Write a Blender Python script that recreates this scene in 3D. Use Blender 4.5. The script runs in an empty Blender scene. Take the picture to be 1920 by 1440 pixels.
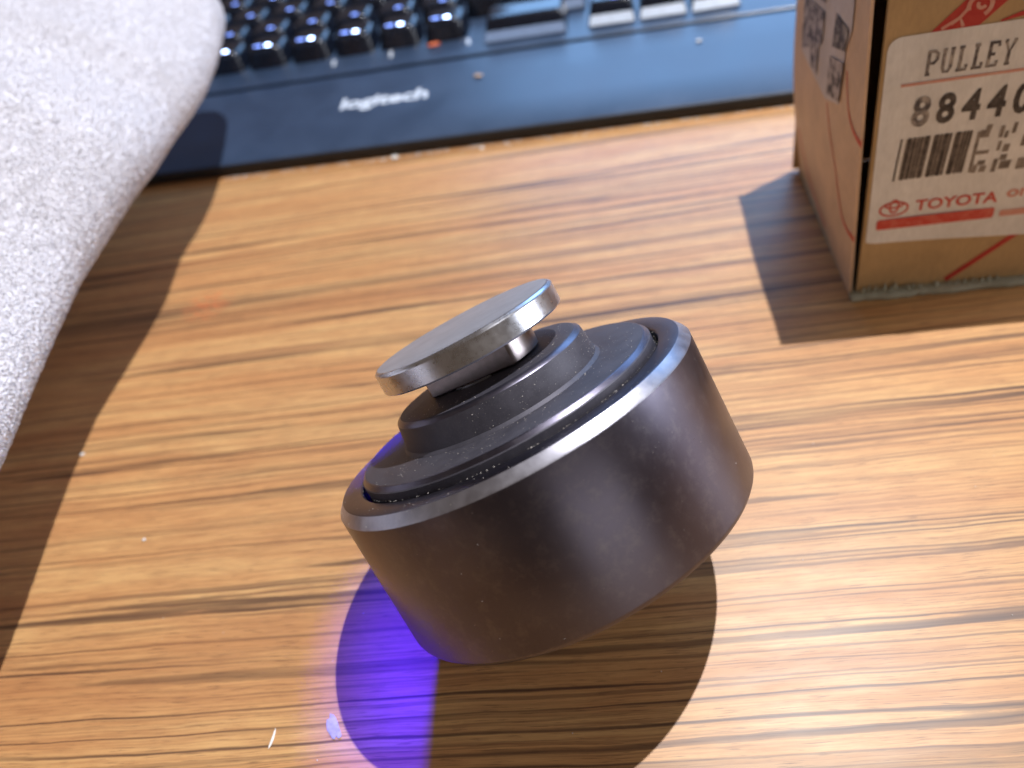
import bpy, bmesh, math, random
import numpy as np
from mathutils import Matrix, Vector

rng = np.random.default_rng(7)
random.seed(7)
MM = 0.001
S = bpy.context.scene
COL = S.collection

# ------------------------------------------------------------------ camera
cd = bpy.data.cameras.new("camera")
cam = bpy.data.objects.new("camera", cd)
COL.objects.link(cam)
right, up, fwd = (0.97086, -0.16241, -0.17621), (0.23964, 0.65799, 0.71388), (0.0, 0.73531, -0.67773)
cam.matrix_world = Matrix(((right[0], up[0], -fwd[0], 0.001348),
                           (right[1], up[1], -fwd[1], -0.088489),
                           (right[2], up[2], -fwd[2], 0.123442),
                           (0, 0, 0, 1)))
cd.sensor_width = 36.0
cd.lens = 28.125
cd.clip_start, cd.clip_end = 0.005, 20.0
cd.dof.use_dof = True
cd.dof.focus_distance = 0.115
cd.dof.aperture_fstop = 16.5
S.camera = cam

# ------------------------------------------------------------------ world (dim warm room)
w = bpy.data.worlds.new("World")
S.world = w
w.use_nodes = True
bg = w.node_tree.nodes["Background"]
bg.inputs[0].default_value = (1.0, 0.72, 0.51, 1)
bg.inputs[1].default_value = 0.12

# ------------------------------------------------------------------ lights
def aim(o, target):
    o.rotation_euler = (Vector(target) - o.location).to_track_quat('-Z', 'Y').to_euler()

def light(name, kind, loc, power, color, target=None):
    ld = bpy.data.lights.new(name, kind)
    ld.energy = power
    ld.color = color
    o = bpy.data.objects.new(name, ld)
    o.location = loc
    COL.objects.link(o)
    if target:
        aim(o, target)
    return o, ld

o, ld = light("desk_lamp", 'POINT', (0.280, 0.176, 0.887), 44.0, (0.985, 0.97, 1.0))
ld.shadow_soft_size = 0.005
o, ld = light("monitor_glow", 'AREA', (0.30, 0.58, 0.26), 2.7, (0.27, 0.54, 1.0), (0.08, 0.15, 0.0))
ld.shape = 'RECTANGLE'
ld.size, ld.size_y = 0.56, 0.30
o, ld = light("side_lamp", 'AREA', (0.80, -0.06, 0.22), 3.2, (0.88, 0.92, 1.0), (0.0, 0.0, 0.03))
ld.shape = 'RECTANGLE'
ld.size, ld.size_y = 0.24, 0.26
o, ld = light("front_fill", 'AREA', (0.55, -1.10, 0.10), 1.2, (1.0, 0.95, 0.90), (0.05, 0.05, 0.03))  # added fill to lift the box front, no such lamp stands there
ld.shape = 'RECTANGLE'
ld.size, ld.size_y = 0.70, 0.30
o, ld = light("violet_torch", 'SPOT', (-0.042, 0.224, 0.172), 56.0, (0.022, 0.0, 1.0), (-0.0285, -0.0225, 0.0))
ld.shadow_soft_size = 0.010
ld.spot_size = math.radians(4.1)
ld.spot_blend = 0.4

# ------------------------------------------------------------------ render look
S.view_settings.view_transform = 'Standard'
S.view_settings.look = 'None'
S.view_settings.exposure = 0.0
S.view_settings.gamma = 1.0
S.cycles.use_denoising = True
S.cycles.sample_clamp_indirect = 6.0

# ------------------------------------------------------------------ helpers
def link(o, parent=None):
    COL.objects.link(o)
    if parent is not None:
        o.parent = parent
    return o

def tag(o, label=None, cat=None, group=None, kind=None):
    for k, v in (("label", label), ("category", cat), ("group", group), ("kind", kind)):
        if v:
            o[k] = v
    return o

def empty(name, loc=(0, 0, 0), rot=None):
    o = bpy.data.objects.new(name, None)
    o.empty_display_size = 0.01
    if rot is not None:
        o.matrix_world = Matrix.Translation(Vector(loc) * MM) @ rot.to_4x4()
    else:
        o.location = Vector(loc) * MM
    return link(o)

def make_mesh(name, verts, faces, mat, smooth=True, angle=30):
    me = bpy.data.meshes.new(name)
    me.from_pydata([tuple(float(c) * MM for c in v) for v in verts], [], faces)
    me.update()
    if smooth:
        me.shade_smooth()
        me.set_sharp_from_angle(angle=math.radians(angle))
    if mat:
        me.materials.append(mat)
    return me

def obj(name, verts, faces, mat, parent=None, smooth=True, angle=30):
    return link(bpy.data.objects.new(name, make_mesh(name, verts, faces, mat, smooth, angle)), parent)

def lathe(profile, seg=160, closed=False):
    """profile: list of (radius, height) in mm, spun round z."""
    V, F = [], []
    n = len(profile)
    for k in range(seg):
        a = 2 * math.pi * k / seg
        for r, h in profile:
            V.append((r * math.cos(a), r * math.sin(a), h))
    m = n if closed else n - 1
    for k in range(seg):
        k2 = (k + 1) % seg
        for i in range(m):
            j = (i + 1) % n
            F.append((k * n + i, k2 * n + i, k2 * n + j, k * n + j))
    return V, F

def box_vf(x0, x1, y0, y1, z0, z1, b=0.0):
    bm = bmesh.new()
    bmesh.ops.create_cube(bm, size=1.0)
    for v in bm.verts:
        v.co = ((x0 + x1) / 2 + v.co.x * (x1 - x0), (y0 + y1) / 2 + v.co.y * (y1 - y0), (z0 + z1) / 2 + v.co.z * (z1 - z0))
    if b:
        bmesh.ops.bevel(bm, geom=list(bm.edges), offset=b, segments=2, affect='EDGES', profile=0.5)
    bm.verts.index_update()
    V = [tuple(v.co) for v in bm.verts]
    F = [tuple(v.index for v in f.verts) for f in bm.faces]
    bm.free()
    return V, F

def join_vf(parts):
    V, F = [], []
    for v, f in parts:
        o = len(V)
        V += list(v)
        F += [tuple(i + o for i in q) for q in f]
    return V, F

# ------------------------------------------------------------------ materials
class NT:
    def __init__(self, name):
        self.m = bpy.data.materials.new(name)
        self.m.use_nodes = True
        self.t = self.m.node_tree
        self.b = self.t.nodes["Principled BSDF"]
    def n(self, typ, **kw):
        nd = self.t.nodes.new(typ)
        for k, v in kw.items():
            setattr(nd, k, v)
        return nd
    def l(self, a, b):
        self.t.links.new(a, b)
    def coord(self, scale=(1, 1, 1), rot=(0, 0, 0), loc=(0, 0, 0)):
        tc = self.n('ShaderNodeTexCoord')
        mp = self.n('ShaderNodeMapping')
        mp.inputs['Scale'].default_value = scale
        mp.inputs['Rotation'].default_value = rot
        mp.inputs['Location'].default_value = loc
        self.l(tc.outputs['Object'], mp.inputs['Vector'])
        return mp.outputs[0]
    def mapping(self, vec, scale):
        mp = self.n('ShaderNodeMapping')
        mp.inputs['Scale'].default_value = scale
        self.l(vec, mp.inputs['Vector'])
        return mp.outputs[0]
    def noise(self, vec, scale=1.0, detail=2.0, rough=0.5, dist=0.0):
        nd = self.n('ShaderNodeTexNoise')
        nd.inputs['Scale'].default_value = scale
        nd.inputs['Detail'].default_value = detail
        nd.inputs['Roughness'].default_value = rough
        nd.inputs['Distortion'].default_value = dist
        self.l(vec, nd.inputs['Vector'])
        return nd.outputs[0]
    def ramp(self, fac, stops):
        r = self.n('ShaderNodeValToRGB')
        e = r.color_ramp.elements
        while len(e) < len(stops):
            e.new(0.5)
        for k, (p, c) in enumerate(stops):
            e[k].position = p
            e[k].color = (c, c, c, 1) if isinstance(c, (int, float)) else (*c, 1)
        self.l(fac, r.inputs[0])
        return r.outputs[0]
    def mix(self, fac, a, b, mode='MIX'):
        m = self.n('ShaderNodeMix', data_type='RGBA', blend_type=mode)
        for sock, val in ((m.inputs[0], fac), (m.inputs[6], a), (m.inputs[7], b)):
            if hasattr(val, 'links'):
                self.l(val, sock)
            elif isinstance(val, (int, float)):
                sock.default_value = val if sock == m.inputs[0] else (val, val, val, 1)
            else:
                sock.default_value = (*val, 1)
        return m.outputs[2]
    def math(self, op, a, b=0.0, clamp=False):
        m = self.n('ShaderNodeMath', operation=op, use_clamp=clamp)
        for k, val in enumerate((a, b)):
            if hasattr(val, 'links'):
                self.l(val, m.inputs[k])
            else:
                m.inputs[k].default_value = val
        return m.outputs[0]
    def bump(self, height, strength, dist):
        bp = self.n('ShaderNodeBump')
        bp.inputs['Strength'].default_value = strength
        bp.inputs['Distance'].default_value = dist
        self.l(height, bp.inputs['Height'])
        self.l(bp.outputs[0], self.b.inputs['Normal'])
    def set(self, **kw):
        for k, v in kw.items():
            s = self.b.inputs[k.replace('_', ' ')]
            if hasattr(v, 'links'):
                self.l(v, s)
            elif isinstance(v, (tuple, list)):
                s.default_value = (*v, 1) if len(v) == 3 else v
            else:
                s.default_value = v
        return self.m

def wood_material():
    m = NT("wood_laminate")
    P = m.coord((1000, 1000, 1000), (0, 0, math.radians(10.3)))        # millimetres, x along the grain
    warp = m.noise(m.mapping(P, (0.010, 0.028, 1)), 1.0, 2.0, 0.5)
    sep = m.n('ShaderNodeSeparateXYZ'); m.l(P, sep.inputs[0])
    wv = m.math('MULTIPLY', m.math('SUBTRACT', warp, 0.5), 3.6)
    wav2 = m.noise(m.mapping(P, (0.06, 0.10, 1)), 1.0, 2.0, 0.5)
    wv2 = m.math('MULTIPLY', m.math('SUBTRACT', wav2, 0.5), 0.7)
    yy = m.math('ADD', m.math('ADD', sep.outputs[1], wv), wv2)
    cmb = m.n('ShaderNodeCombineXYZ')
    m.l(sep.outputs[0], cmb.inputs[0]); m.l(yy, cmb.inputs[1])
    Q = cmb.outputs[0]
    broad = m.noise(m.mapping(Q, (0.006, 0.10, 1)), 1.0, 3.0, 0.55)
    band = m.noise(m.mapping(Q, (0.004, 0.075, 3.1)), 1.0, 2.0, 0.5)
    fibre = m.noise(m.mapping(Q, (0.050, 1.9, 1)), 1.0, 6.0, 0.70)
    pores = m.noise(m.mapping(Q, (0.16, 4.2, 1)), 1.0, 3.0, 0.6)
    mott = m.noise(m.mapping(Q, (0.07, 0.30, 1)), 1.0, 5.0, 0.62)
    def lines(sx, sy, off, width, det):
        # thin long lines where a stretched noise crosses its middle value
        mp = m.n('ShaderNodeMapping')
        mp.inputs['Scale'].default_value = (sx, sy, 1)
        mp.inputs['Location'].default_value = (off, off * 1.7, off)
        m.l(Q, mp.inputs['Vector'])
        nz_ = m.noise(mp.outputs[0], 1.0, det, 0.5)
        dist_ = m.math('ABSOLUTE', m.math('SUBTRACT', nz_, 0.5))
        wob = m.math('ADD', m.math('MULTIPLY', mott, 1.5), m.math('MULTIPLY', m.math('SUBTRACT', fibre, 0.5), 0.8))
        return m.math('SUBTRACT', 1.0, m.math('DIVIDE', dist_, m.math('MULTIPLY', wob, width)), True)
    base = m.ramp(broad, [(0.28, (0.52, 0.245, 0.092)), (0.45, (0.63, 0.335, 0.130)), (0.58, (0.69, 0.410, 0.165)), (0.74, (0.62, 0.315, 0.130))])
    base = m.mix(m.ramp(mott, [(0.36, 0.38), (0.60, 0.0)]), base, (0.42, 0.180, 0.066))
    base = m.mix(m.ramp(fibre, [(0.34, 0.60), (0.54, 0.0)]), base, (0.34, 0.145, 0.055))
    l1 = lines(0.0015, 0.150, 3.0, 0.022, 2.0)
    l2 = lines(0.0024, 0.27, 11.0, 0.022, 2.0)
    l3 = lines(0.0050, 0.56, 23.0, 0.030, 3.0)
    smask = m.math('MULTIPLY', m.math('POWER', l1, 0.45), m.ramp(m.noise(m.mapping(Q, (0.012, 0.12, 7.0)), 1.0, 2.0, 0.5), [(0.34, 0.35), (0.58, 0.92)]))
    tmask = m.math('MULTIPLY', m.math('POWER', l2, 0.5), m.ramp(band, [(0.34, 0.12), (0.58, 0.66)]))
    umask = m.math('MULTIPLY', l3, m.ramp(band, [(0.40, 0.38), (0.62, 0.12)]))
    dark = m.ramp(band, [(0.56, 0.0), (0.70, 0.34)])
    dark = m.math('MULTIPLY', dark, m.ramp(fibre, [(0.35, 1.0), (0.65, 0.45)]))
    base = m.mix(dark, base, (0.16, 0.072, 0.036))
    base = m.mix(umask, base, (0.19, 0.085, 0.040))
    base = m.mix(tmask, base, (0.085, 0.036, 0.022))
    base = m.mix(smask, base, (0.055, 0.023, 0.016))
    base = m.mix(m.ramp(pores, [(0.33, 0.60), (0.43, 0.0)]), base, (0.11, 0.048, 0.024))
    # orange smear near the towel
    sm = m.n('ShaderNodeVectorMath', operation='DISTANCE')
    tc = m.n('ShaderNodeTexCoord')
    m.l(tc.outputs['Object'], sm.inputs[0]); sm.inputs[1].default_value = (-0.0775, 0.1085, 0)
    sn = m.noise(m.mapping(tc.outputs['Object'], (420, 600, 420)), 1.0, 3.0, 0.6)
    smm = m.math('MULTIPLY', m.ramp(m.math('MULTIPLY', sm.outputs['Value'], 100.0), [(0.25, 1.0), (0.85, 0.0)]), m.ramp(sn, [(0.42, 0.0), (0.62, 0.85)]))
    base = m.mix(smm, base, (0.62, 0.17, 0.055))
    rough = m.ramp(mott, [(0.3, 0.47), (0.7, 0.43)])
    h = m.math('ADD', m.math('MULTIPLY', fibre, 0.6), m.math('MULTIPLY', pores, 0.4))
    m.bump(h, 0.05, 0.0002)
    return m.set(Base_Color=base, Roughness=rough, IOR=1.58)

def dark_steel():
    m = NT("black_oxide_steel")
    P = m.coord((1000, 1000, 1000))
    big = m.noise(P, 0.05, 2.0, 0.5)
    sm = m.noise(P, 0.42, 6.0, 0.78)
    fine = m.noise(P, 6.0, 3.0, 0.65)
    scr = m.noise(m.mapping(P, (0.35, 0.35, 5.0)), 1.0, 3.0, 0.6)
    col = m.ramp(big, [(0.30, (0.095, 0.088, 0.122)), (0.70, (0.145, 0.138, 0.180))])
    col = m.mix(m.ramp(sm, [(0.50, 0.0), (0.85, 0.40)]), col, (0.27, 0.26, 0.27))
    col = m.mix(m.ramp(fine, [(0.62, 0.0), (0.72, 0.35)]), col, (0.030, 0.026, 0.034))
    ro = m.math('ADD', m.ramp(big, [(0.3, 0.30), (0.7, 0.37)]), m.math('MULTIPLY', m.math('SUBTRACT', sm, 0.5), 0.16))
    m.bump(m.math('ADD', m.math('MULTIPLY', fine, 0.7), m.math('MULTIPLY', scr, 0.3)), 0.10, 0.00008)
    return m.set(Base_Color=col, Metallic=0.97, Roughness=ro)

def bright_steel():
    m = NT("zinc_plated_steel")
    P = m.coord((1000, 1000, 1000))
    n1 = m.noise(P, 0.5, 4.0, 0.65)
    n2 = m.noise(P, 2.8, 3.0, 0.7)
    pits = m.ramp(n2, [(0.66, 0.0), (0.72, 0.55)])
    col = m.ramp(n1, [(0.3, (0.52, 0.535, 0.59)), (0.7, (0.64, 0.655, 0.71))])
    col = m.mix(pits, col, (0.16, 0.13, 0.13))
    ro = m.math('ADD', m.ramp(n1, [(0.3, 0.24), (0.7, 0.34)]), m.math('MULTIPLY', pits, 0.3))
    m.bump(n2, 0.05, 0.0001)
    return m.set(Base_Color=col, Metallic=1.0, Roughness=ro)

def slate_steel():
    m = NT("matte_slate_steel")
    P = m.coord((1000, 1000, 1000))
    a = m.noise(P, 0.3, 5.0, 0.7)
    f = m.noise(P, 6.0, 3.0, 0.65)
    col = m.ramp(a, [(0.3, (0.062, 0.060, 0.078)), (0.7, (0.100, 0.097, 0.120))])
    col = m.mix(m.ramp(f, [(0.60, 0.0), (0.70, 0.5)]), col, (0.20, 0.19, 0.19))
    m.bump(f, 0.12, 0.00008)
    return m.set(Base_Color=col, Metallic=0.5, Roughness=m.ramp(a, [(0.3, 0.50), (0.7, 0.60)]))

def sheen_steel():
    m = NT("machined_chamfer_sheen")
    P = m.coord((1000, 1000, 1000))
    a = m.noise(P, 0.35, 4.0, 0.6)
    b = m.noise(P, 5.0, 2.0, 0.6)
    col = m.ramp(a, [(0.3, (0.34, 0.34, 0.40)), (0.7, (0.48, 0.48, 0.54))])  # reflected light put into the paler colour of the machined chamfer
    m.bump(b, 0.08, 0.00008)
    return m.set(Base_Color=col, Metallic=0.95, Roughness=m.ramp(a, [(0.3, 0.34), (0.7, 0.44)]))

def plain(name, col, rough=0.5, metal=0.0, var=0.0, vscale=0.6, bump=0.0, spec=None):
    m = NT(name)
    P = m.coord((1000, 1000, 1000))
    n1 = m.noise(P, vscale, 4.0, 0.6)
    if var:
        a = tuple(c * (1 - var) for c in col)
        b = tuple(min(1, c * (1 + var)) for c in col)
        c = m.ramp(n1, [(0.3, a), (0.7, b)])
        m.set(Base_Color=c)
    else:
        m.set(Base_Color=col)
    if bump:
        m.bump(n1, bump, 0.0002)
    m.set(Roughness=rough, Metallic=metal)
    if spec is not None:
        m.set(Specular_IOR_Level=spec)
    return m.m

def dusty_plastic():
    m = NT("keyboard_plastic")
    P = m.coord((1000, 1000, 1000))
    a = m.noise(P, 0.05, 4.0, 0.6)
    d = m.noise(P, 1.1, 3.0, 0.7)
    col = m.ramp(a, [(0.3, (0.022, 0.040, 0.078)), (0.7, (0.034, 0.058, 0.108))])
    col = m.mix(m.ramp(d, [(0.66, 0.0), (0.74, 0.5)]), col, (0.20, 0.22, 0.26))
    ro = m.ramp(a, [(0.3, 0.33), (0.7, 0.42)])
    return m.set(Base_Color=col, Roughness=ro, IOR=1.55)

def card_material(name, col):
    m = NT(name)
    P = m.coord((1000, 1000, 1000))
    a = m.noise(P, 0.08, 4.0, 0.6)
    f = m.noise(m.mapping(P, (1.5, 1.5, 0.4)), 1.0, 4.0, 0.65)
    c = m.ramp(a, [(0.3, tuple(x * 0.86 for x in col)), (0.7, tuple(x * 1.1 for x in col))])
    c = m.mix(m.ramp(f, [(0.35, 0.35), (0.6, 0.0)]), c, tuple(x * 0.72 for x in col))
    m.bump(f, 0.12, 0.0002)
    return m.set(Base_Color=c, Roughness=0.62)

def ink_material(name, ink, paper, lo=0.40, hi=0.60, sc=1.6):
    m = NT(name)
    P = m.coord((1000, 1000, 1000))
    f = m.noise(P, sc, 3.0, 0.6)
    c = m.ramp(f, [(lo, ink), (hi, paper)])
    return m.set(Base_Color=c, Roughness=0.6)

WOOD = wood_material()
STEEL_D = dark_steel()
STEEL_B = bright_steel()
STEEL_C = sheen_steel()
STEEL_S = slate_steel()
STEEL_F = plain("brushed_collar_steel", (0.25, 0.22, 0.225), 0.30, metal=1.0, var=0.12, vscale=0.9)
PLASTIC = dusty_plastic()
KEYCAP = plain("keycap_plastic", (0.008, 0.011, 0.020), 0.22, var=0.3)
CASE_SIDE = plain("case_edge_plastic", (0.014, 0.014, 0.016), 0.5, var=0.2)
CASE_GAP = plain("case_groove", (0.012, 0.018, 0.030), 0.6)
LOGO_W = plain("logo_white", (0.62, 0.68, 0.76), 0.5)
LEGEND = NT("backlit_legend").set(Base_Color=(0.5, 0.6, 0.9), Emission_Color=(0.42, 0.58, 1.0), Emission_Strength=20.0)
LEGEND_DIM = NT("dim_backlit_legend").set(Base_Color=(0.3, 0.4, 0.8), Emission_Color=(0.16, 0.30, 1.0), Emission_Strength=3.0)
SKIRT = plain("pale_skirt_gleam", (0.50, 0.58, 0.70), 0.3, var=0.1)  # lamp gleam on the arrow key fronts, put into the colour
SKIRT_DIM = plain("grey_blue_skirt_gleam", (0.17, 0.24, 0.38), 0.3, var=0.1)  # weaker gleam for the wide keys, also put into the colour
KRAFT = card_material("kraft_card", (0.52, 0.365, 0.185))
KRAFT_LIT = card_material("kraft_card_lit", (0.72, 0.535, 0.39))  # bounce from the table put into a paler copy of the kraft
CARD_EDGE = card_material("worn_card_edge", (0.44, 0.45, 0.36))
PAPER = card_material("label_paper", (0.83, 0.86, 0.88))
STICKER = card_material("sticker_paper", (0.66, 0.62, 0.63))
RED = ink_material("red_print", (0.60, 0.065, 0.045), (0.68, 0.19, 0.14), 0.45, 0.75, 0.7)
RED_DEEP = ink_material("deep_red_print", (0.46, 0.022, 0.020), (0.52, 0.05, 0.035), 0.4, 0.7, 0.5)
RED_SOFT = ink_material("pale_red_print", (0.66, 0.30, 0.24), (0.66, 0.40, 0.33), 0.4, 0.7, 0.8)
INK = ink_material("black_ink", (0.035, 0.030, 0.032), (0.14, 0.125, 0.12), 0.42, 0.70, 0.55)
INK_FADE = ink_material("faded_ink", (0.075, 0.068, 0.080), (0.45, 0.42, 0.40), 0.42, 0.68, 0.55)
INK_GREY = ink_material("grey_ink", (0.14, 0.12, 0.11), (0.34, 0.30, 0.27), 0.35, 0.68, 0.6)
INK_MOTTLE = ink_material("mottled_ink", (0.06, 0.055, 0.07), (0.50, 0.46, 0.47), 0.42, 0.56, 0.42)
TERRY = plain("terry_cotton", (0.67, 0.655, 0.69), 0.85, var=0.06, vscale=0.4, spec=0.15)
CRUMB = plain("white_crumb", (0.80, 0.78, 0.74), 0.6, var=0.1, vscale=2.0)
CRUMB_G = plain("greyish_flake", (0.40, 0.385, 0.385), 0.5, var=0.2, vscale=1.2)
CRUMB_T = plain("tan_crumb", (0.60, 0.42, 0.28), 0.7, var=0.2, vscale=2.0)
CRUMB_O = plain("orange_crumb", (0.70, 0.16, 0.06), 0.6, var=0.2, vscale=2.0)
DUST = plain("pale_dust", (0.62, 0.58, 0.54), 0.8)

# ------------------------------------------------------------------ table
V, F = box_vf(-420, 420, -260, 560, -28, 0, 1.5)
table = obj("table", V, F, WOOD)
tag(table, "wood-grain laminate table top with dark streaks", None, kind="structure")

# ------------------------------------------------------------------ pulley
nz = Vector((-0.2484, 0.4862, 0.8378)).normalized()
front = Vector((0.08, -0.85, 0.52))
front = (front - front.dot(nz) * nz).normalized()
yax = -front
xax = yax.cross(nz)
ROT = Matrix((xax, yax, nz)).transposed()
pulley = empty("idler_pulley", (0, 0, 35.59), ROT)
tag(pulley, "dark steel idler pulley with a bright bolt, lying tilted on the table", "pulley")

ring_prof = [(25.45, -21.6), (25.45, 1.15), (25.65, 1.38), (25.9, 1.43), (28.55, 1.43), (28.75, 1.36), (29.88, 0.10), (30.0, -0.12),
             (30.0, -22.0), (29.9, -22.35), (29.45, -22.98), (29.2, -23.1), (26.0, -23.1), (25.6, -22.9)]
V, F = lathe(ring_prof, 224, True)
def two_tone(o, prof_n, rows, edge=None):
    o.data.materials.append(edge or STEEL_C)
    for i, p in enumerate(o.data.polygons):
        if i % prof_n in rows:
            p.material_index = 1
two_tone(obj("outer_ring", V, F, STEEL_D, pulley, angle=22), len(ring_prof), (5, 6))
flange_prof = [(14.0, -2.0), (24.3, -2.0), (24.72, -1.6), (24.74, 2.30), (24.62, 2.48), (24.1, 3.02), (23.9, 3.10), (16.0, 3.10), (14.0, 3.10)]
V, F = lathe(flange_prof, 200, True)
two_tone(obj("bearing_shield", V, F, STEEL_S, pulley, angle=22), len(flange_prof), (4, 5), STEEL_D)
V, F = lathe([(14.0, -20.5), (24.6, -20.5), (24.8, -20.3), (24.8, -18.0), (14.0, -18.0)], 96, True)
obj("bearing_shield", V, F, STEEL_D, pulley)
V, F = lathe([(23.8, -3.6), (25.6, -3.6), (25.6, -2.3), (23.8, -2.3)], 120, True)
obj("light_stop_ring", V, F, CASE_SIDE, pulley)  # added ring, blocks violet light leaking through the gap
hub_prof = [(6.1, -19.0), (6.1, 7.9), (6.3, 8.1), (14.75, 8.1), (15.0, 8.04), (15.72, 7.60), (15.86, 7.40), (16.42, 3.6), (16.9, 3.12), (16.9, 2.6), (14.5, 2.0), (14.5, -19.0)]
V, F = lathe(hub_prof, 176, True)
two_tone(obj("hub_collar", V, F, STEEL_S, pulley, angle=26), len(hub_prof), (4, 5), STEEL_D)

# bolt: disc head, collar with two flats, shank and threaded end
bolt_h = 15.63
V, F = lathe([(0.0, 16.06), (14.45, 16.06), (14.66, 16.0), (15.02, 15.70), (15.1, 15.5), (15.1, 12.72), (14.95, 12.47), (14.6, 12.40), (0.0, 12.40)], 200)
head = obj("bolt_head", V, F, STEEL_B, pulley, angle=18)
STEEL_T = plain("matte_zinc", (0.40, 0.40, 0.43), 0.46, metal=0.55, var=0.10, vscale=0.25)
two_tone(head, 8, (0,), STEEL_T)
def flat_collar(r, off, z0, z1, turn):
    pts = []
    N = 120
    for k in range(N):
        a = 2 * math.pi * k / N
        x, y = r * math.cos(a), r * math.sin(a)
        x = max(-off, min(off, x))
        pts.append((x, y))
    c, s = math.cos(turn), math.sin(turn)
    pts = [(x * c - y * s, x * s + y * c) for x, y in pts]
    V, F = [], []
    for inset, z in ((0.35, z0), (0.0, z0 + 0.35), (0.0, z1)):
        for x, y in pts:
            k = 1 - inset / r
            V.append((x * k, y * k, z))
    for j in range(2):
        for k in range(N):
            k2 = (k + 1) % N
            F.append((j * N + k, j * N + k2, (j + 1) * N + k2, (j + 1) * N + k))
    F.append(tuple(reversed(range(N))))
    return V, F
# flat normal points to the front, turned a little to the left
V, F = flat_collar(9.2, 5.2, 8.13, 12.42, math.radians(-90 - 30))
obj("flatted_collar", V, F, STEEL_F, pulley, angle=25)
V, F = lathe([(0.0, 8.3), (6.0, 8.3), (6.0, -24.0), (5.4, -25.0), (0.0, -25.0)], 48)
obj("bolt_shank", V, F, STEEL_B, pulley)
# eccentric boss on the far side: its lower edge and the ring's edge carry the tilted pulley
sl_r, sl_off = 7.0, 5.2
sl_h = -(35.59 - (sl_r + sl_off) * math.sin(math.radians(33.15))) / 0.8378
V, F = lathe([(0.0, sl_h), (sl_r - 0.3, sl_h), (sl_r, sl_h + 0.3), (sl_r, -19.0), (0.0, -19.0)], 72)
V = [(x, y + sl_off, z) for x, y, z in V]
obj("rear_boss", V, F, STEEL_D, pulley)

# dust on the pulley: far too many specks to count
def speck(c, r):
    q = rng.normal(size=(6, 3)) * 0.25
    d = np.array([(1, 0, 0), (-1, 0, 0), (0, 1, 0), (0, -1, 0), (0, 0, .6), (0, 0, -.6)]) + q
    Vv = c + d * r
    Ff = [(0, 2, 4), (2, 1, 4), (1, 3, 4), (3, 0, 4), (2, 0, 5), (1, 2, 5), (3, 1, 5), (0, 3, 5)]
    return [tuple(v) for v in Vv], Ff
parts = []
def scatter(n, rfun, hfun, a0=-180, a1=180, size=(0.022, 0.065)):
    for _ in range(n):
        a = math.radians(rng.uniform(a0, a1))
        t = rng.uniform()
        r, h = rfun(t), hfun(t)
        parts.append(speck(np.array([r * math.cos(a), r * math.sin(a), h]), rng.uniform(*size) * (1 if rng.uniform() > .12 else 1.7)))
scatter(240, lambda t: 16.6 + 7.2 * (1 - t) ** 2.0, lambda t: 3.12, -170, 10)
scatter(150, lambda t: 10.0 + 4.6 * t, lambda t: 8.12, -180, 20)
scatter(130, lambda t: 16.45 - 0.56 * t, lambda t: 3.7 + 3.6 * t, -110, 0)
scatter(120, lambda t: 24.7 + 0.9 * t, lambda t: 1.2 + 0.3 * t, -180, 20, (0.03, 0.10))
scatter(160, lambda t: 25.9 + 2.6 * t, lambda t: 1.45, -180, 180)
scatter(60, lambda t: 28.8 + 1.0 * t, lambda t: 1.33 - 1.1 * t, -180, 20, (0.03, 0.07))
scatter(40, lambda t: 30.02, lambda t: -1 - 21 * t, -180, 0, (0.025, 0.065))
V, F = join_vf(parts)
tag(obj("dust", V, F, DUST, pulley, smooth=False), kind="stuff")

# ------------------------------------------------------------------ keyboard
KA = math.radians(-14.27)
kb = empty("keyboard", (40.0, 157.3, 0), Matrix.Rotation(KA, 3, 'Z'))
tag(kb, "black keyboard with a white name on its front edge, behind the pulley", "keyboard")
U0, U1 = -292.0, 158.0

def extrude_profile(prof, x0, x1):
    n = len(prof)
    V = [(x0, y, z) for y, z in prof] + [(x1, y, z) for y, z in prof]
    F = [(i, (i + 1) % n, n + (i + 1) % n, n + i) for i in range(n)]
    F += [tuple(reversed(range(n))), tuple(range(n, 2 * n))]
    return V, F

prof = [(0.5, 0.4), (0.0, 0.9), (0.0, 3.4), (0.25, 4.0), (0.6, 4.2), (0.6, 0.4)]
V, F = extrude_profile(prof, U0, U1)
obj("front_edge", V, F, CASE_SIDE, kb, angle=40)
prof = [(0.62, 0.5), (0.62, 4.22), (1.6, 4.55), (20, 5.9), (38, 7.2), (53.2, 8.6), (54.4, 8.5), (54.4, 0.5)]
V, F = extrude_profile(prof, U0, U1)
obj("palm_rest", V, F, PLASTIC, kb, angle=20)
V, F = extrude_profile([(54.4, 0.6), (54.4, 6.8), (56.2, 6.8), (56.2, 0.6)], U0, U1)
obj("groove", V, F, CASE_GAP, kb)
prof = [(56.2, 0.5), (56.2, 8.9), (56.5, 9.1), (66.0, 10.0), (200, 14.0), (202, 13.0), (202, 0.5)]
V, F = extrude_profile(prof, U0, U1)
obj("case", V, F, PLASTIC, kb, angle=20)

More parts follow.
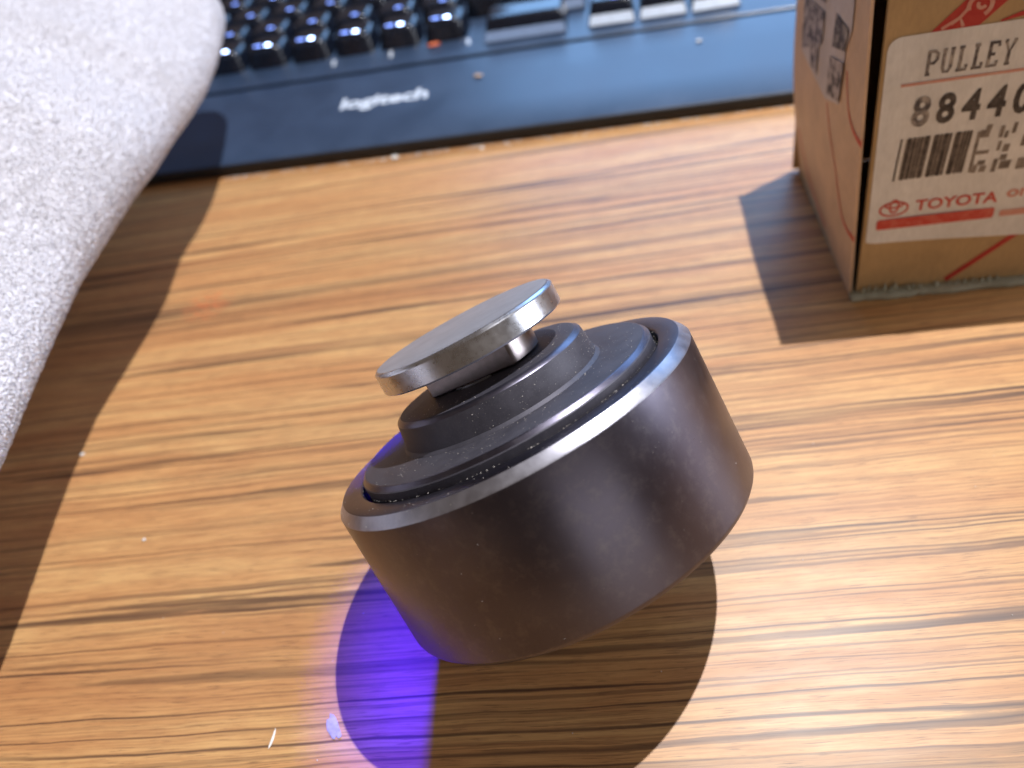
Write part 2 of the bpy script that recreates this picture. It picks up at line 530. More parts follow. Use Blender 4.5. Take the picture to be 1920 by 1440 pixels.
def keycap_mesh(name, hx, hy, expo=4.5, N=40):
    rings = [(0.0, 0.0), (0.25, 0.8), (1.15, 5.2), (1.45, 6.3), (1.9, 7.0), (2.5, 7.45), (3.2, 7.6)]
    V, F = [], []
    for ins, z in rings:
        for k in range(N):
            a = 2 * math.pi * k / N
            c, s = math.cos(a), math.sin(a)
            rr = (abs(c) ** expo + abs(s) ** expo) ** (-1 / expo)
            V.append(((hx - ins) * rr * c, (hy - ins) * rr * s, z))
    for j in range(len(rings) - 1):
        for k in range(N):
            k2 = (k + 1) % N
            F.append((j * N + k, j * N + k2, (j + 1) * N + k2, (j + 1) * N + k))
    b = (len(rings) - 1) * N
    V.append((0, 0, 7.0))
    for k in range(N):
        F.append((b + k, b + (k + 1) % N, len(V) - 1))
    return make_mesh(name, V, F, KEYCAP, angle=60)

def skirt_key_mesh(name, hx, hy):
    # rectangular low key whose front has a wide sloping skirt
    rings = [(0.0, 0.0, 0.0), (0.15, 0.1, 0.5), (0.8, 3.3, 2.9), (1.6, 4.6, 6.3), (2.2, 5.4, 7.0), (3.0, 6.4, 7.2)]
    V, F = [], []
    r = 1.3
    for ix, iy, z in rings:
        x0, x1, y0, y1 = -hx + ix, hx - ix, -hy + iy, hy - ix
        for cx, cy, a0 in ((x1 - r, y1 - r, 0), (x0 + r, y1 - r, 90), (x0 + r, y0 + r, 180), (x1 - r, y0 + r, 270)):
            for q in range(5):
                a = math.radians(a0 + q * 22.5)
                V.append((cx + r * math.cos(a), cy + r * math.sin(a), z))
    N = 20
    for j in range(len(rings) - 1):
        for k in range(N):
            k2 = (k + 1) % N
            F.append((j * N + k, j * N + k2, (j + 1) * N + k2, (j + 1) * N + k))
    b = (len(rings) - 1) * N
    V.append((0, 2, 6.8))
    for k in range(N):
        F.append((b + k, b + (k + 1) % N, len(V) - 1))
    return make_mesh(name, V, F, KEYCAP, angle=28)

key_me = keycap_mesh("key", 8.9, 8.9)
arrow_me = skirt_key_mesh("key", 8.9, 10.5)
wide_me = skirt_key_mesh("wide_key", 16.2, 10.5)
leg_V, leg_F = [], []
for k in range(16):
    a = 2 * math.pi * k / 16
    leg_V.append((2.0 * math.cos(a), 0.9 * math.sin(a), 0.0))
for k in range(16):
    a = 2 * math.pi * k / 16
    leg_V.append((1.9 * math.cos(a), 0.8 * math.sin(a), 0.12))
leg_F = [(k, (k + 1) % 16, 16 + (k + 1) % 16, 16 + k) for k in range(16)] + [tuple(range(16, 32))]
legend_me = make_mesh("legend", leg_V, leg_F, LEGEND)

legend_dim_me = legend_me.copy()
legend_dim_me.materials.clear()
legend_dim_me.materials.append(LEGEND_DIM)

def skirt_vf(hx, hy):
    # pale apron over a low key's front slope, lamp gleam put into its colour
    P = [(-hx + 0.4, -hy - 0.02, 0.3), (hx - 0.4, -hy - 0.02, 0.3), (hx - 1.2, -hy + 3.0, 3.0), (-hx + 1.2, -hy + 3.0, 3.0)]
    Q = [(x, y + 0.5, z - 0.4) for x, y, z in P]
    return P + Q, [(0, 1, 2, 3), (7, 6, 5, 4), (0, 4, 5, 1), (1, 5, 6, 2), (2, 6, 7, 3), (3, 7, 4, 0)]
arrow_skirt = make_mesh("skirt_gleam", *skirt_vf(8.9, 10.5), SKIRT, smooth=False)
wide_skirt = make_mesh("skirt_gleam", *skirt_vf(16.2, 10.5), SKIRT_DIM, smooth=False)

def place_key(me, u, v, z, row=0, skirt=None, legend=True):
    o = link(bpy.data.objects.new("key", me), kb)
    o.location = (u * MM, v * MM, z * MM)
    o.rotation_euler = (rng.normal() * 0.006, rng.normal() * 0.006, rng.normal() * 0.004)
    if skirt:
        sk = link(bpy.data.objects.new("skirt_gleam", skirt), o)
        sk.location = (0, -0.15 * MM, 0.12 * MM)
    if legend:
        lo = link(bpy.data.objects.new("legend", legend_me if row == 0 else legend_dim_me), o)
        lo.location = (1.5 * MM, -3.6 * MM, 7.42 * MM)
        lo.scale = (0.62, 1.05, 1) if row == 0 else (0.75, 1.0, 1)
        if row == 0 and skirt is None:
            lo = link(bpy.data.objects.new("legend", legend_dim_me), o)
            lo.location = (-3.2 * MM, -3.2 * MM, 7.42 * MM)
    return o

for row, (v, start, count) in enumerate(((79.0, -183.9, 8), (98.0, -188.4, 9), (117.0, -185.0, 9), (136.0, -180.0, 9), (155.0, -186.0, 10))):
    for k in range(count):
        place_key(key_me, start + 19.05 * k, v, 10.3 + row * 0.55, row)
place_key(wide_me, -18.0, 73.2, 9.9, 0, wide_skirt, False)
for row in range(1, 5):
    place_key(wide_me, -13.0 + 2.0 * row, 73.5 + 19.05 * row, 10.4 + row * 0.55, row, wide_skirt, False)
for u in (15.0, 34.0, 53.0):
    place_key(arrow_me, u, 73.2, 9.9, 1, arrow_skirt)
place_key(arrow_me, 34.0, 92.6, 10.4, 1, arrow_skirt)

def text_vf(body, size, bold=0.0, spacing=1.0, shear=0.0):
    cu = bpy.data.curves.new("lettering", 'FONT')
    cu.body = body
    cu.size = size
    cu.offset = bold
    cu.space_character = spacing
    cu.shear = shear
    cu.resolution_u = 3
    ob = bpy.data.objects.new("lettering", cu)
    COL.objects.link(ob)
    dg = bpy.context.evaluated_depsgraph_get()
    me = bpy.data.meshes.new_from_object(ob.evaluated_get(dg))
    V = [tuple(v.co) for v in me.vertices]
    F = [tuple(p.vertices) for p in me.polygons]
    bpy.data.objects.remove(ob)
    bpy.data.curves.remove(cu)
    bpy.data.meshes.remove(me)
    return V, F

def fit_vf(V, x0, x1, y0, y1):
    xs = [v[0] for v in V]; ys = [v[1] for v in V]
    ax, bx, ay, by = min(xs), max(xs), min(ys), max(ys)
    return [(x0 + (v[0] - ax) / (bx - ax) * (x1 - x0), y0 + (v[1] - ay) / (by - ay) * (y1 - y0)) for v in V]

V, F = text_vf("logitech", 1.0, 0.034)
P2 = fit_vf(V, -86.0, -52.4, 26.0, 36.2)
V = [(x, y, 4.55 + (y - 1.6) * 0.0728 + 0.10) for x, y in P2]
obj("lettering", V, F, LOGO_W, kb, smooth=False)

# flat pale streaks on the deck in front of the keys
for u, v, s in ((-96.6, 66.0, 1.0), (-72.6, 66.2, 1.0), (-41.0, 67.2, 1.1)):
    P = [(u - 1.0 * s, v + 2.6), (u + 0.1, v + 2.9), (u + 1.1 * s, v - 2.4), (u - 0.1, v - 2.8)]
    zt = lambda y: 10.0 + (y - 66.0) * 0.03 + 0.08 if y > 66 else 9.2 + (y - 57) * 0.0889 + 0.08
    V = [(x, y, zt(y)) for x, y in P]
    obj("streak_mark", V, [(3, 2, 1, 0)], LOGO_W, kb, smooth=False)

# ------------------------------------------------------------------ cardboard box
BA = math.radians(-12.5)
bx = empty("cardboard_box", (81.5, 46.5, 0), Matrix.Rotation(BA, 3, 'Z'))
tag(bx, "worn kraft cardboard parts box with a white label, right of the pulley", "box")
BH, BW, BD = 68.0, 66.0, 57.0

def side_off(v, z):
    t = max(0.0, min(1.0, v / BD))
    zc = max(z, 0.0)
    fr = -0.6 - 2.9 * min(zc / 62, 1.1)
    bk = -3.8 * math.sin(min(zc / 38, 1) * math.pi / 2)
    return fr * (1 - t) + bk * t - 0.8 * math.sin(math.pi * t) * min(zc / 30, 1)

def sheet(fn, nu, nv, thick):
    """closed thin panel: fn(a,b) -> (outer point, normal)"""
    V, F = [], []
    for side in (0, 1):
        for i in range(nu + 1):
            for j in range(nv + 1):
                p, n = fn(i / nu, j / nv)
                V.append(tuple(p[k] - n[k] * thick * side for k in range(3)))
    def ix(s, i, j): return s * (nu + 1) * (nv + 1) + i * (nv + 1) + j
    for i in range(nu):
        for j in range(nv):
            F.append((ix(0, i, j), ix(0, i, j + 1), ix(0, i + 1, j + 1), ix(0, i + 1, j)))
            F.append((ix(1, i, j), ix(1, i + 1, j), ix(1, i + 1, j + 1), ix(1, i, j + 1)))
    for i in range(nu):
        F.append((ix(0, i, 0), ix(0, i + 1, 0), ix(1, i + 1, 0), ix(1, i, 0)))
        F.append((ix(0, i, nv), ix(1, i, nv), ix(1, i + 1, nv), ix(0, i + 1, nv)))
    for j in range(nv):
        F.append((ix(0, 0, j), ix(1, 0, j), ix(1, 0, j + 1), ix(0, 0, j + 1)))
        F.append((ix(0, nu, j), ix(0, nu, j + 1), ix(1, nu, j + 1), ix(1, nu, j)))
    return V, F

V, F = sheet(lambda a, b: ((side_off(0.3 + a * (BD - 0.3), 0.15 + b * (BH - 0.15)), 0.3 + a * (BD - 0.3), 0.15 + b * (BH - 0.15)), (-1, 0, 0)), 16, 22, 0.6)
obj("side_panel", V, F, KRAFT_LIT, bx, angle=50)
V, F = sheet(lambda a, b: ((0.9 - 1.7 * b + a * (BW - 1.5), 0.25 * math.sin(a * 9) * (1 - b) + (0.5 - b) ** 2 * 0.8 - 0.2, 1.45 + b * (BH - 1.6)), (0, -1, 0)), 30, 22, 1.0)
front_panel = obj("front_panel", V, F, KRAFT, bx, angle=50)
obj("back_panel", *box_vf(-2.0, BW, BD, BD + 0.9, 1.0, BH), KRAFT, bx)
obj("side_panel", *box_vf(BW - 0.5, BW + 0.5, -1.0, BD, 1.0, BH), KRAFT_LIT, bx)
obj("top_flap", *box_vf(-3.9, BW + 0.6, 0.2, BD + 0.9, BH + 0.02, BH + 0.9), KRAFT, bx)
# base with a frayed lip standing out under the front panel
V, F = [], []
N = 70
for k in range(N + 1):
    x = -0.5 + k * (BW + 1.1) / N
    fr = -2.1 + rng.normal() * 0.12 + 0.25 * math.sin(k * 0.5)
    zt = 1.25 + rng.normal() * 0.07
    V += [(x, fr, 0.12), (x, fr - 0.1, 0.7), (x, fr + 0.3, zt), (x, 0.3, zt + 0.15), (x, BD, 0.95), (x, BD, 0.12)]
for k in range(N):
    for i in range(6):
        j = (i + 1) % 6
        F.append((k * 6 + i, k * 6 + j, (k + 1) * 6 + j, (k + 1) * 6 + i))
F += [tuple(range(6)), tuple(reversed(range(N * 6, N * 6 + 6)))]
obj("base_panel", V, F, CARD_EDGE, bx, angle=50)
# frayed paper tufts along the foot of the front panel
tufts = []
for k in range(46):
    x = rng.uniform(0.5, 30)
    h = rng.uniform(0.4, 1.6) * (1.4 if x < 9 else 0.8)
    wd = rng.uniform(0.4, 1.4)
    y = -0.35 - rng.uniform(0, 0.5)
    tufts.append(([(x, y, 1.3), (x + wd, y - 0.1, 1.3), (x + wd * .6, y + 0.25, 1.3 + h), (x + wd * .4, y - .25, 1.3 + h * .5)], [(0, 1, 3), (1, 2, 3), (0, 3, 2), (0, 2, 1)]))
V, F = join_vf(tufts)
tag(obj("frayed_edge", V, F, CARD_EDGE, bx, smooth=False), kind="stuff")

def panel_y(x, z):
    b = (z - 1.45) / (BH - 1.6)
    a = (x - 0.9 + 1.7 * b) / (BW - 1.5)
    return 0.25 * math.sin(a * 9) * (1 - b) + (0.5 - b) ** 2 * 0.8 - 0.2

def on_front(name, V2, F, mat, parent, lift):
    V = [(x, panel_y(x, z) - lift, z) for x, z in V2]
    return obj(name, V, F, mat, parent, smooth=False)

def ribbon(pts, width):
    pts = [Vector(p) for p in pts]
    V, F = [], []
    for i, p in enumerate(pts):
        d = (pts[min(i + 1, len(pts) - 1)] - pts[max(i - 1, 0)]).normalized()
        wd = width[i] if isinstance(width, (list, tuple)) else width
        n = Vector((-d.y, d.x)) * wd / 2
        V += [tuple(p + n), tuple(p - n)]
    F = [(2 * i, 2 * i + 1, 2 * i + 3, 2 * i + 2) for i in range(len(pts) - 1)]
    return V, F

def arc(cx, cy, rx, ry, a0, a1, n=20):
    return [(cx + rx * math.cos(math.radians(a0 + (a1 - a0) * k / n)), cy + ry * math.sin(math.radians(a0 + (a1 - a0) * k / n))) for k in range(n + 1)]

def grid_poly(x0, x1, ztop, zbot, nx, nz, rad):
    """rounded-corner label as a grid following the panel"""
    V, F = [], []
    for i in range(nx + 1):
        x = x0 + (x1 - x0) * (i / nx) ** 1.5
        d = x - x0
        cut = rad - math.sqrt(max(0, rad * rad - (rad - d) ** 2)) if d < rad else 0.0
        for j in range(nz + 1):
            b = j / nz
            zt = ztop(x) - cut
            zb = zbot(x) + cut * 0.3
            z = zb + (zt - zb) * b
            V.append((x + 1.2 * (1 - (z - 14) / 44.0), z))
    for i in range(nx):
        for j in range(nz):
            a = i * (nz + 1) + j
            F.append((a, a + nz + 1, a + nz + 2, a + 1))
    return V, F

V2, F = grid_poly(0.05, 52.0, lambda x: 58.7, lambda x: 14.4 - 0.055 * x, 40, 22, 2.4)
label = on_front("label", V2, F, PAPER, bx, 0.14)
label["label"] = "white printed label on the box front"

# --- writing on the label
SER = {
 'P': [[(0.15, 0), (0.15, 1)], [(0, 1), (0.6, 1), (0.85, 0.88), (0.85, 0.62), (0.6, 0.48), (0.15, 0.48)], [(0, 0), (0.4, 0)]],
 'U': [[(0.15, 1), (0.15, 0.2), (0.3, 0.02), (0.65, 0.02), (0.8, 0.2), (0.8, 1)], [(0, 1), (0.32, 1)], [(0.64, 1), (0.98, 1)]],
 'L': [[(0.3, 1), (0.3, 0)], [(0.08, 1), (0.52, 1)], [(0.05, 0), (0.85, 0), (0.85, 0.22)]],
 'E': [[(0.15, 1), (0.15, 0)], [(0, 1), (0.8, 1), (0.8, 0.82)], [(0.15, 0.5), (0.6, 0.5)], [(0, 0), (0.82, 0), (0.82, 0.2)]],
 'Y': [[(0.08, 1), (0.46, 0.48), (0.84, 1)], [(0.46, 0.5), (0.46, 0)], [(0, 1), (0.25, 1)], [(0.68, 1), (0.95, 1)], [(0.25, 0), (0.68, 0)]],
}
def stroke_text(word, x, z, w, h, pitch, th):
    parts = []
    for ch in word:
        for st in SER[ch]:
            parts.append(ribbon([(x + a * w, z + b * h) for a, b in st], th))
        x += pitch
    return join_vf(parts)
V2, F = stroke_text("PULLEY", 7.3, 51.0, 2.05, 4.2, 2.58, 0.56)
on_front("lettering", V2, F, INK_FADE, label, 0.24)
V2, F = ribbon([(3.4, 49.5), (20, 49.45), (50, 49.3)], 0.55)
on_front("red_rule", V2, F, RED_SOFT, label, 0.24)
x = 6.25
for ch in "88440":
    V, F = text_vf(ch, 1.0, 0.03)
    P2 = fit_vf(V, x, x + 3.2, 40.7, 46.9)
    on_front("digit", P2, F, INK_FADE if x < 7 else INK, label, 0.24)
    x += 4.45
# barcode
bars = []
bx_pos = [(5.0, .35), (6.35, .7), (7.35, .55), (8.25, .3), (8.8, .35), (9.55, .8), (11.3, .75), (12.35, .3), (13.0, .8), (14.1, .25), (15.2, .8), (16.5, .3), (17.1, .3), (17.7, .3)]
for x, wd in bx_pos:
    bars.append(([(x - 0.35, 29.3), (x - .35 + wd, 29.3), (x + wd, 38.5), (x, 38.5)], [(0, 1, 2, 3)]))
V2, F = join_vf(bars)
on_front("barcode", V2, F, INK, label, 0.22)
shade = []
for x0, x1 in ((6.1, 10.6), (11.1, 14.5), (15.0, 18.2)):
    shade.append(([(x0 - .35, 29.5), (x1 - .35, 29.5), (x1, 38.3), (x0, 38.3)], [(0, 1, 2, 3)]))
V2, F = join_vf(shade)
on_front("barcode_tint", V2, F, INK_GREY, label, 0.18)
# smeared remainder of the code
bl = []
for x0, z0, x1, z1 in ((18.9, 29.2, 19.5, 38.0), (19.5, 36.6, 21.2, 38.2), (20.4, 38.2, 21.4, 39.2), (19.5, 33.0, 21.8, 33.8), (19.5, 29.0, 20.3, 30.8), (20.8, 29.0, 22.0, 30.4), (20.2, 30.6, 21.6, 31.6),
                       (23.0, 36.2, 23.7, 38.6), (24.0, 36.0, 24.6, 37.4), (25.2, 36.8, 25.9, 39.0), (23.2, 33.4, 23.8, 35.4), (24.3, 33.0, 25.4, 34.6), (23.1, 28.7, 23.9, 31.6), (24.4, 29.2, 26.4, 31.0), (24.2, 31.2, 25.4, 32.4),
                       (27.4, 33.8, 28.6, 36.2), (27.6, 28.8, 30.2, 31.2), (28.0, 36.8, 29.2, 38.6), (31.0, 29, 31.8, 38)):
    bl.append(([(x0, z0), (x1, z0), (x1 + .15, z1), (x0 + .15, z1)], [(0, 1, 2, 3)]))
V2, F = join_vf(bl)
on_front("smeared_code", V2, F, INK_GREY, label, 0.22)
# maker's mark and name
for (cx, cz, rx, rz) in ((5.9, 22.6, 2.75, 1.62), (5.9, 23.2, 0.85, 1.45), (5.9, 23.55, 1.75, 0.62)):
    V2, F = ribbon(arc(cx, cz, rx, rz, 0, 360, 36), 0.42)
    on_front("emblem_ellipse", V2, F, RED, label, 0.24)
V, F = text_vf("TOYOTA", 1.0, 0.022)
P2 = fit_vf(V, 10.1, 25.9, 21.5, 24.1)
on_front("lettering", P2, F, RED, label, 0.24)
def rounded_bar(x0, x1, z0, z1, r, tilt=0.0):
    pts = arc(x1 - r, z1 - r, r, r, 0, 90, 5) + arc(x0 + r, z1 - r, r, r, 90, 180, 5) + arc(x0 + r, z0 + r, r, r, 180, 270, 5) + arc(x1 - r, z0 + r, r, r, 270, 360, 5)
    return [(px, pz + tilt * (px - x0)) for px, pz in pts], [tuple(range(len(pts)))]
V2, F = rounded_bar(2.9, 25.9, 17.75, 20.25, 0.6, 0.0)
on_front("red_bar", V2, F, RED, label, 0.24)
V, F = text_vf("or", 1.0, 0.03)
on_front("lettering", fit_vf(V, 27.4, 31.6, 22.3, 24.2), F, RED_SOFT, label, 0.24)
V2, F = rounded_bar(27.0, 33.0, 17.9, 19.4, 0.5)
on_front("red_bar", V2, F, RED_SOFT, label, 0.24)

# red artwork on the box front
V2 = [(6.4, 58.0), (14.4, 58.0), (19.0, 62.3), (25.2, 67.9), (17.0, 67.9), (12.0, 63.4)]
on_front("red_band", V2, [(0, 1, 2, 5), (5, 2, 3, 4)], RED_DEEP, bx, 0.08)
for pts, wd in ((arc(14.6, 62.2, 1.9, 1.9, -60, 200, 16), 0.75), (arc(14.9, 62.4, 0.7, 0.7, 150, 330, 8), 0.6), ([(8.8, 59.0), (11.6, 60.6), (12.4, 58.9)], 0.6), ([(10.2, 59.6), (11.6, 60.6), (12.8, 62.1)], 0.6), (arc(19.6, 66.6, 1.8, 1.8, 30, 260, 12), 0.7)):
    V2, F = ribbon(pts, wd)
    on_front("band_motif", V2, F, RED_SOFT, bx, 0.15)
V2, F = ribbon([(19.6, 2.2), (26, 8.0), (34, 15.2)], 1.25)
on_front("red_line", V2, F, RED_DEEP, bx, 0.10)
V2, F = ribbon([(18.6, 58.9), (21.5, 59.6), (26, 60.0)], [0.3, 0.8, 1.2])
on_front("red_line", V2, F, RED_DEEP, bx, 0.10)

# red artwork and sticker on the box side
def on_side(name, V2, F, mat, parent, lift):
    V = [(side_off(v, z) - lift, v, z) for v, z in V2]
    return obj(name, V, F, mat, parent, smooth=False)
def spline(pts, n=8):
    P = [Vector(p) for p in pts]
    out = []
    for i in range(len(P) - 1):
        p0, p1, p2, p3 = P[max(i - 1, 0)], P[i], P[i + 1], P[min(i + 2, len(P) - 1)]
        for k in range(n):
            t = k / n
            q = 0.5 * ((2 * p1) + (p2 - p0) * t + (2 * p0 - 5 * p1 + 4 * p2 - p3) * t * t + (3 * p1 - p0 - 3 * p2 + p3) * t ** 3)
            out.append((q.x, q.y))
    return out + [tuple(P[-1])]
for pts, w0, w1 in (([(10.3, 49), (9.3, 45), (7.6, 41.5), (4.5, 39.2), (1.0, 38.6), (-1.2, 38.8)], 0.5, 1.6),
                    ([(22, 37), (18.5, 31), (14.5, 26), (11.4, 20.5), (8.6, 16.6), (4.5, 15.6), (1.0, 16.0), (-1.2, 16.4)], 0.5, 1.4),
                    ([(52, 16), (44, 9), (36, 5.5), (24, 3.5)], 1.0, 0.5)):
    sp = spline(pts)
    n = len(sp)
    V2, F = ribbon(sp, [w0 + (w1 - w0) * (k / (n - 1)) ** 2 for k in range(n)])
    on_side("red_line", V2, F, RED, bx, 0.10)
st = [(46.5, 66.5), (8.0, 66.5), (8.6, 57.5), (11.6, 52.5), (13.6, 40.4), (23.0, 37.6), (33.0, 38.4), (46.2, 39.0)]
cxs, czs = sum(p[0] for p in st) / 8, sum(p[1] for p in st) / 8
ring1 = [(cxs + (a - cxs) * .5, czs + (b - czs) * .5) for a, b in st]
V2 = st + ring1 + [(cxs, czs)]
F = [(k, (k + 1) % 8, 8 + (k + 1) % 8, 8 + k) for k in range(8)] + [(8 + k, 8 + (k + 1) % 8, 16) for k in range(8)]
sticker = on_side("sticker", V2, F, STICKER, bx, 0.25)
for pts, mt in (([(18.3, 57.4), (9.6, 57.2), (11.6, 52.4), (19.4, 50.4)], INK_FADE),
                ([(20.6, 48.0), (11.6, 50.0), (13.4, 41.2), (21.8, 39.4)], INK_MOTTLE),
                ([(45.2, 52.0), (26.6, 54.6), (27.4, 47.6), (45.4, 40.0)], INK_MOTTLE),
                ([(38.5, 64), (26.0, 65), (26.2, 56.6), (39.0, 55.0)], INK_MOTTLE),
                ([(37.0, 45.0), (30.0, 47.2), (30.4, 40.0), (36.0, 39.6)], INK_MOTTLE)):
    on_side("print_patch", pts, [(0, 1, 2, 3)], mt, sticker, 0.52)

# ------------------------------------------------------------------ towel
lip = np.array([(-104, -110, 35), (-99, -70, 35), (-94, -35, 35.5), (-90, 0, 36), (-88.7, 22, 36), (-88, 38.6, 37), (-87, 56.4, 38), (-84.6, 74.5, 40), (-80.4, 87.7, 42), (-75.5, 105, 44),
                (-73.4, 118, 43), (-73.2, 141, 40), (-69.2, 155, 41), (-66.9, 170.5, 41), (-65.4, 190, 42), (-64.6, 207, 44), (-64.6, 218, 45), (-64.8, 226, 46), (-65, 232, 46)], float)
cum = np.r_[0, np.cumsum(np.linalg.norm(np.diff(lip, axis=0), axis=1))]
NS = 150
ss = np.linspace(0, cum[-1], NS)
path = np.stack([np.interp(ss, cum, lip[:, k]) for k in range(3)], 1)
for _ in range(2):
    path[1:-1] = 0.25 * path[:-2] + 0.5 * path[1:-1] + 0.25 * path[2:]
tan = np.gradient(path[:, :2], axis=0)
tan /= np.linalg.norm(tan, axis=1)[:, None]
left = np.stack([-tan[:, 1], tan[:, 0]], 1)
sec = np.array([(10, -7.5), (4.5, -6.2), (1.2, -3.2), (0, 0.5), (1.0, 4.6), (4, 8.8), (9, 13), (17, 18.5), (28, 24.5), (42, 31), (60, 38), (82, 45), (110, 51), (140, 54), (175, 53), (205, 44), (222, 24), (224, -10), (216, -33), (190, -36.5), (150, -36.5), (112, -36), (88, -32), (62, -24), (34, -14.5), (20, -10)], float)
NC = 120
cc = np.r_[0, np.cumsum(np.linalg.norm(np.diff(np.vstack([sec, sec[:1]]), axis=0), axis=1))]
# denser sampling on the visible side
tt = np.r_[np.linspace(0, cc[13], 84, endpoint=False), np.linspace(cc[13], cc[-1], NC - 84, endpoint=False)]
secd = np.stack([np.interp(tt, cc, np.r_[sec[:, k], sec[0, k]]) for k in range(2)], 1)
for _ in range(2):
    secd = 0.25 * np.roll(secd, 1, 0) + 0.5 * secd + 0.25 * np.roll(secd, -1, 0)

def vnoise(x, y, seed):
    r = np.random.default_rng(seed)
    out = np.zeros_like(x)
    for k in range(9):
        a, b, c = r.normal(size=3)
        out += np.sin(a * x + b * y + c * 6)
    return out / 3.0

S_, C_ = np.meshgrid(np.arange(NS), np.arange(NC), indexing='ij')
d = secd[C_, 0]
zr = secd[C_, 1]
hl = path[S_, 2]
zz = np.where(zr < 0, hl * (1 + zr / 37.2), hl + zr)
X = path[S_, 0] + left[S_, 0] * d
Y = path[S_, 1] + left[S_, 1] * d
yend, wend = 232.0, 18.0
e_ = np.clip((path[S_, 1] - (yend - wend)) / wend, 0, 1)
rnd = np.sqrt(np.maximum(1 - e_ ** 2, 0))
zmid = hl + 2.0
zz = np.where(e_ > 0, zmid + (zz - zmid) * (0.04 + 0.96 * rnd), zz)
X = X + left[S_, 0] * 9.0 * (1 - rnd)
Y = Y + left[S_, 1] * 9.0 * (1 - rnd)
und = vnoise(X * 0.035, Y * 0.035, 3) * 1.6 * np.clip(d / 25, 0, 1) + vnoise(X * 0.11, Y * 0.11, 5) * 0.5 * np.clip(d / 8, 0.2, 1)
vv = X * 0.2465 + Y * 0.9692 - 162.3
floor_z = np.where(vv < -4, 0.6, np.where(vv < 58, 6.2 + 0.075 * np.maximum(vv, 0), 19.5))
zz = np.maximum(zz + und * (zr > -2) * (1 - e_), floor_z)
GV = np.stack([X, Y, zz], -1)
V = GV.reshape(-1, 3)
F = []
for i in range(NS - 1):
    for j in range(NC):
        a, b = i * NC + j, i * NC + (j + 1) % NC
        F.append((a, b, b + NC, a + NC))
F += [tuple(range(NC))[::-1], tuple((NS - 1) * NC + k for k in range(NC))]
towel = empty("bath_towel", (-190, 60, 0))
tag(towel, "white fluffy towel bunched up at the left, over the table", "towel")
def tw(vs):
    return np.asarray(vs, float) - np.array([-190, 60, 0])
obj("cloth", tw(V), F, TERRY, towel, angle=80)

# terry pile: tens of thousands of loops, one joined part
NT_ = 90000
i0 = rng.uniform(0, NS - 1.001, NT_ * 4)
j0 = rng.uniform(0, 54, NT_ * 4)
ii, jj = i0.astype(int), j0.astype(int)
fi, fj = (i0 - ii)[:, None], (j0 - jj)[:, None]
p00, p10, p01, p11 = GV[ii, jj], GV[ii + 1, jj], GV[ii, (jj + 1) % NC], GV[ii + 1, (jj + 1) % NC]
pt = p00 * (1 - fi) * (1 - fj) + p10 * fi * (1 - fj) + p01 * (1 - fi) * fj + p11 * fi * fj
e_s, e_c = p10 - p00, p01 - p00
nrm = np.cross(e_c, e_s)
area = np.linalg.norm(nrm, axis=1)
nrm /= area[:, None] + 1e-9
keep = (pt[:, 1] > -60) & (pt[:, 1] < 240) & (rng.uniform(size=len(pt)) < area / np.percentile(area, 90))
pt, nrm, e_s = pt[keep][:NT_], nrm[keep][:NT_], e_s[keep][:NT_]
flip = nrm[:, 2] < -0.6
es = e_s / np.linalg.norm(e_s, axis=1)[:, None]
n_t = len(pt)
# each loop is a small arch lying along the cloth
dirv = rng.normal(size=(n_t, 3)) + np.array([0.5, -0.9, 0.0])
dirv -= (dirv * nrm).sum(1)[:, None] * nrm
dirv /= np.linalg.norm(dirv, axis=1)[:, None] + 1e-9
sid = np.cross(nrm, dirv)
ln = rng.uniform(0.28, 0.60, n_t)[:, None]
hg = rng.uniform(0.04, 0.24, n_t)[:, None]
rad = rng.uniform(0.22, 0.35, n_t)[:, None]
tilt = rng.normal(size=(n_t, 1)) * 0.22
rings_ = []
for f_, h_, r_ in ((-1.0, -0.9, 0.8), (-0.45, 0.6, 1.0), (0.35, 0.75, 1.0), (1.0, -0.8, 0.75)):
    c = pt + dirv * ln * f_ + nrm * hg * h_ + sid * tilt * h_
    for k in range(4):
        a = 2 * math.pi * (k + 0.5) / 4
        rings_.append(c + (nrm * math.cos(a) + sid * math.sin(a)) * rad * r_)
TV = np.stack(rings_, 1).reshape(-1, 3)
pat = []
for j in range(3):
    for k in range(4):
        pat.append((j * 4 + k, j * 4 + (k + 1) % 4, (j + 1) * 4 + (k + 1) % 4, (j + 1) * 4 + k))
pat = np.array(pat)
base_i = (np.arange(n_t) * 16)[:, None, None]
quads = (pat[None] + base_i).reshape(-1, 4)
me = bpy.data.meshes.new("terry_loops")
co = (tw(TV) * MM).astype(np.float32)
me.vertices.add(len(co)); me.vertices.foreach_set("co", co.ravel())
me.loops.add(quads.size); me.loops.foreach_set("vertex_index", quads.ravel().astype(np.int32))
me.polygons.add(len(quads))
me.polygons.foreach_set("loop_start", (np.arange(len(quads)) * 4).astype(np.int32))
me.polygons.foreach_set("loop_total", np.full(len(quads), 4, np.int32))
me.update(calc_edges=True); me.validate()
me.shade_smooth()
me.materials.append(TERRY)
tag(link(bpy.data.objects.new("terry_loops", me), towel), kind="stuff")

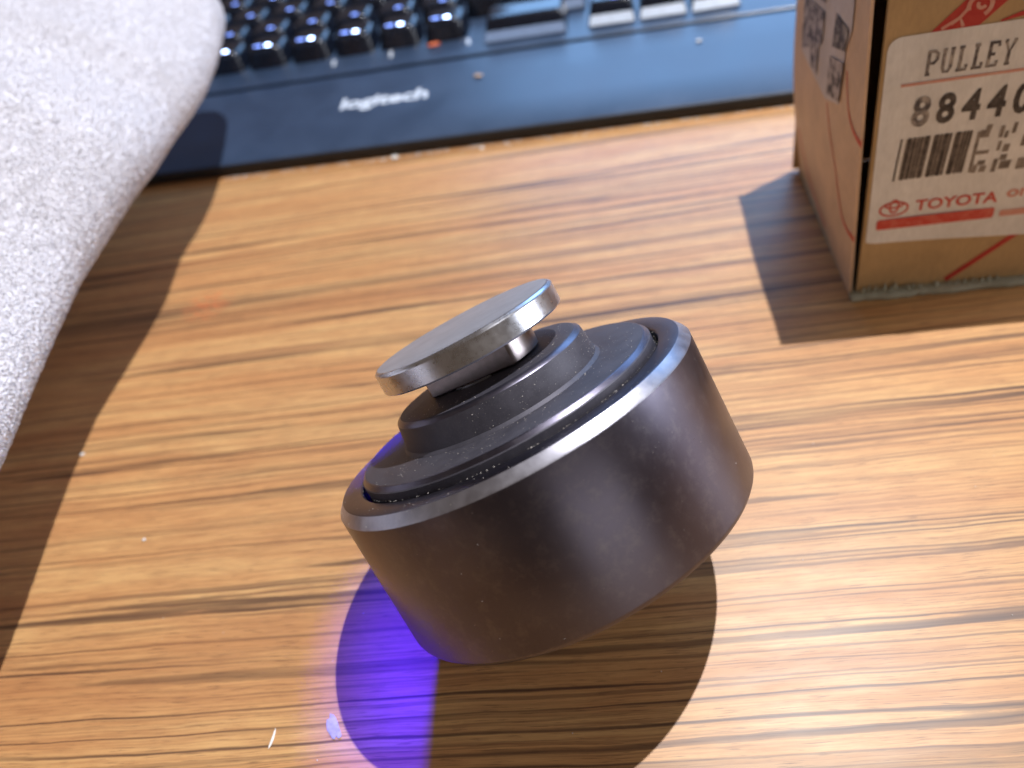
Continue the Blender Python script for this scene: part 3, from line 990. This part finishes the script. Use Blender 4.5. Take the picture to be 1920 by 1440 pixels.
# ------------------------------------------------------------------ crumbs and flakes
def flake(name, loc, sx, sy, h, rot, mat, label, cat="crumb", group=None, lift=0.0):
    bm = bmesh.new()
    bmesh.ops.create_icosphere(bm, subdivisions=2, radius=1.0)
    ph = rng.uniform(0, 6, 4)
    for v in bm.verts:
        k = 1 + 0.22 * math.sin(3 * v.co.x + ph[0]) + 0.18 * math.sin(4 * v.co.y + ph[1]) + 0.12 * math.sin(7 * v.co.x + 5 * v.co.y + ph[2])
        v.co = Vector((v.co.x * sx * k, v.co.y * sy * k, (v.co.z + 1) * 0.5 * h * (0.7 + 0.3 * k) + 0.02))
    bm.verts.index_update()
    V = [tuple(v.co) for v in bm.verts]
    F = [tuple(v.index for v in f.verts) for f in bm.faces]
    bm.free()
    o = obj(name, V, F, mat, angle=40)
    o.location = Vector((loc[0], loc[1], lift)) * MM
    o.rotation_euler = (0, 0, math.radians(rot))
    return tag(o, label, cat, group)

flake("white_flake", (-40.4, -24.5), 2.9, 0.75, 0.25, 108, CRUMB_G, "long white flake at the left edge of the pulley's shadow", "flake")
flake("white_sliver", (-50.6, -24.0), 1.3, 0.28, 0.3, 72, CRUMB, "thin white sliver on the bare wood, lower left of the pulley", "flake")
flake("white_crumb", (-102.2, 57.4), 0.8, 0.5, 0.5, 20, CRUMB, "tiny white crumb at the edge of the towel's shadow", "crumb")
flake("white_crumb", (-19.1, 170.0), 1.5, 0.9, 1.0, 10, CRUMB, "white crumb by the keyboard front, below the last letters of its name", "crumb")
flake("white_crumb", (10.4, 161.6), 0.9, 0.6, 0.7, 40, CRUMB, "small pale crumb by the keyboard front, right of its name", "crumb")
flake("wood_crumb", (-81.4, 25.8), 0.45, 0.35, 0.3, 0, CRUMB, "tiny pale speck on open wood between towel and pulley", "crumb")
def kb_pt(u, v):
    c, s = math.cos(KA), math.sin(KA)
    return (40.0 + u * c - v * s, 157.3 + u * s + v * c)
flake("tan_crumb", kb_pt(-34.2, 38.6), 1.6, 0.9, 0.9, 150, CRUMB_T, "tan crumb on the keyboard's palm rest, right of the white name", "crumb", lift=7.3)
flake("white_crumb", kb_pt(45.1, 41.3), 0.9, 0.8, 0.8, 0, CRUMB, "small white crumb on the palm rest, near the cardboard box", "crumb", lift=7.45)
flake("orange_crumb", kb_pt(-54.7, 67.8), 3.0, 1.1, 1.2, 0, CRUMB_O, "orange crumb on the keyboard, in front of the keys", "crumb", lift=10.05)

# lint along the foot of the keyboard, uncountable
parts = []
for _ in range(260):
    u = rng.uniform(-125, 70)
    v = -abs(rng.normal()) * 1.3 - 0.2
    q = kb_pt(u, v)
    parts.append(speck(np.array([q[0], q[1], 0.12]), rng.uniform(0.08, 0.38) * np.array([2.0, 0.9, 0.5])))
for _ in range(90):
    q = (rng.uniform(-110, 100), rng.uniform(-45, 150))
    parts.append(speck(np.array([q[0], q[1], 0.06]), rng.uniform(0.05, 0.14)))
V, F = join_vf(parts)
lint = obj("lint", V, F, DUST, smooth=False)
tag(lint, "pale lint and dust along the keyboard front and on the wood", "lint", kind="stuff")
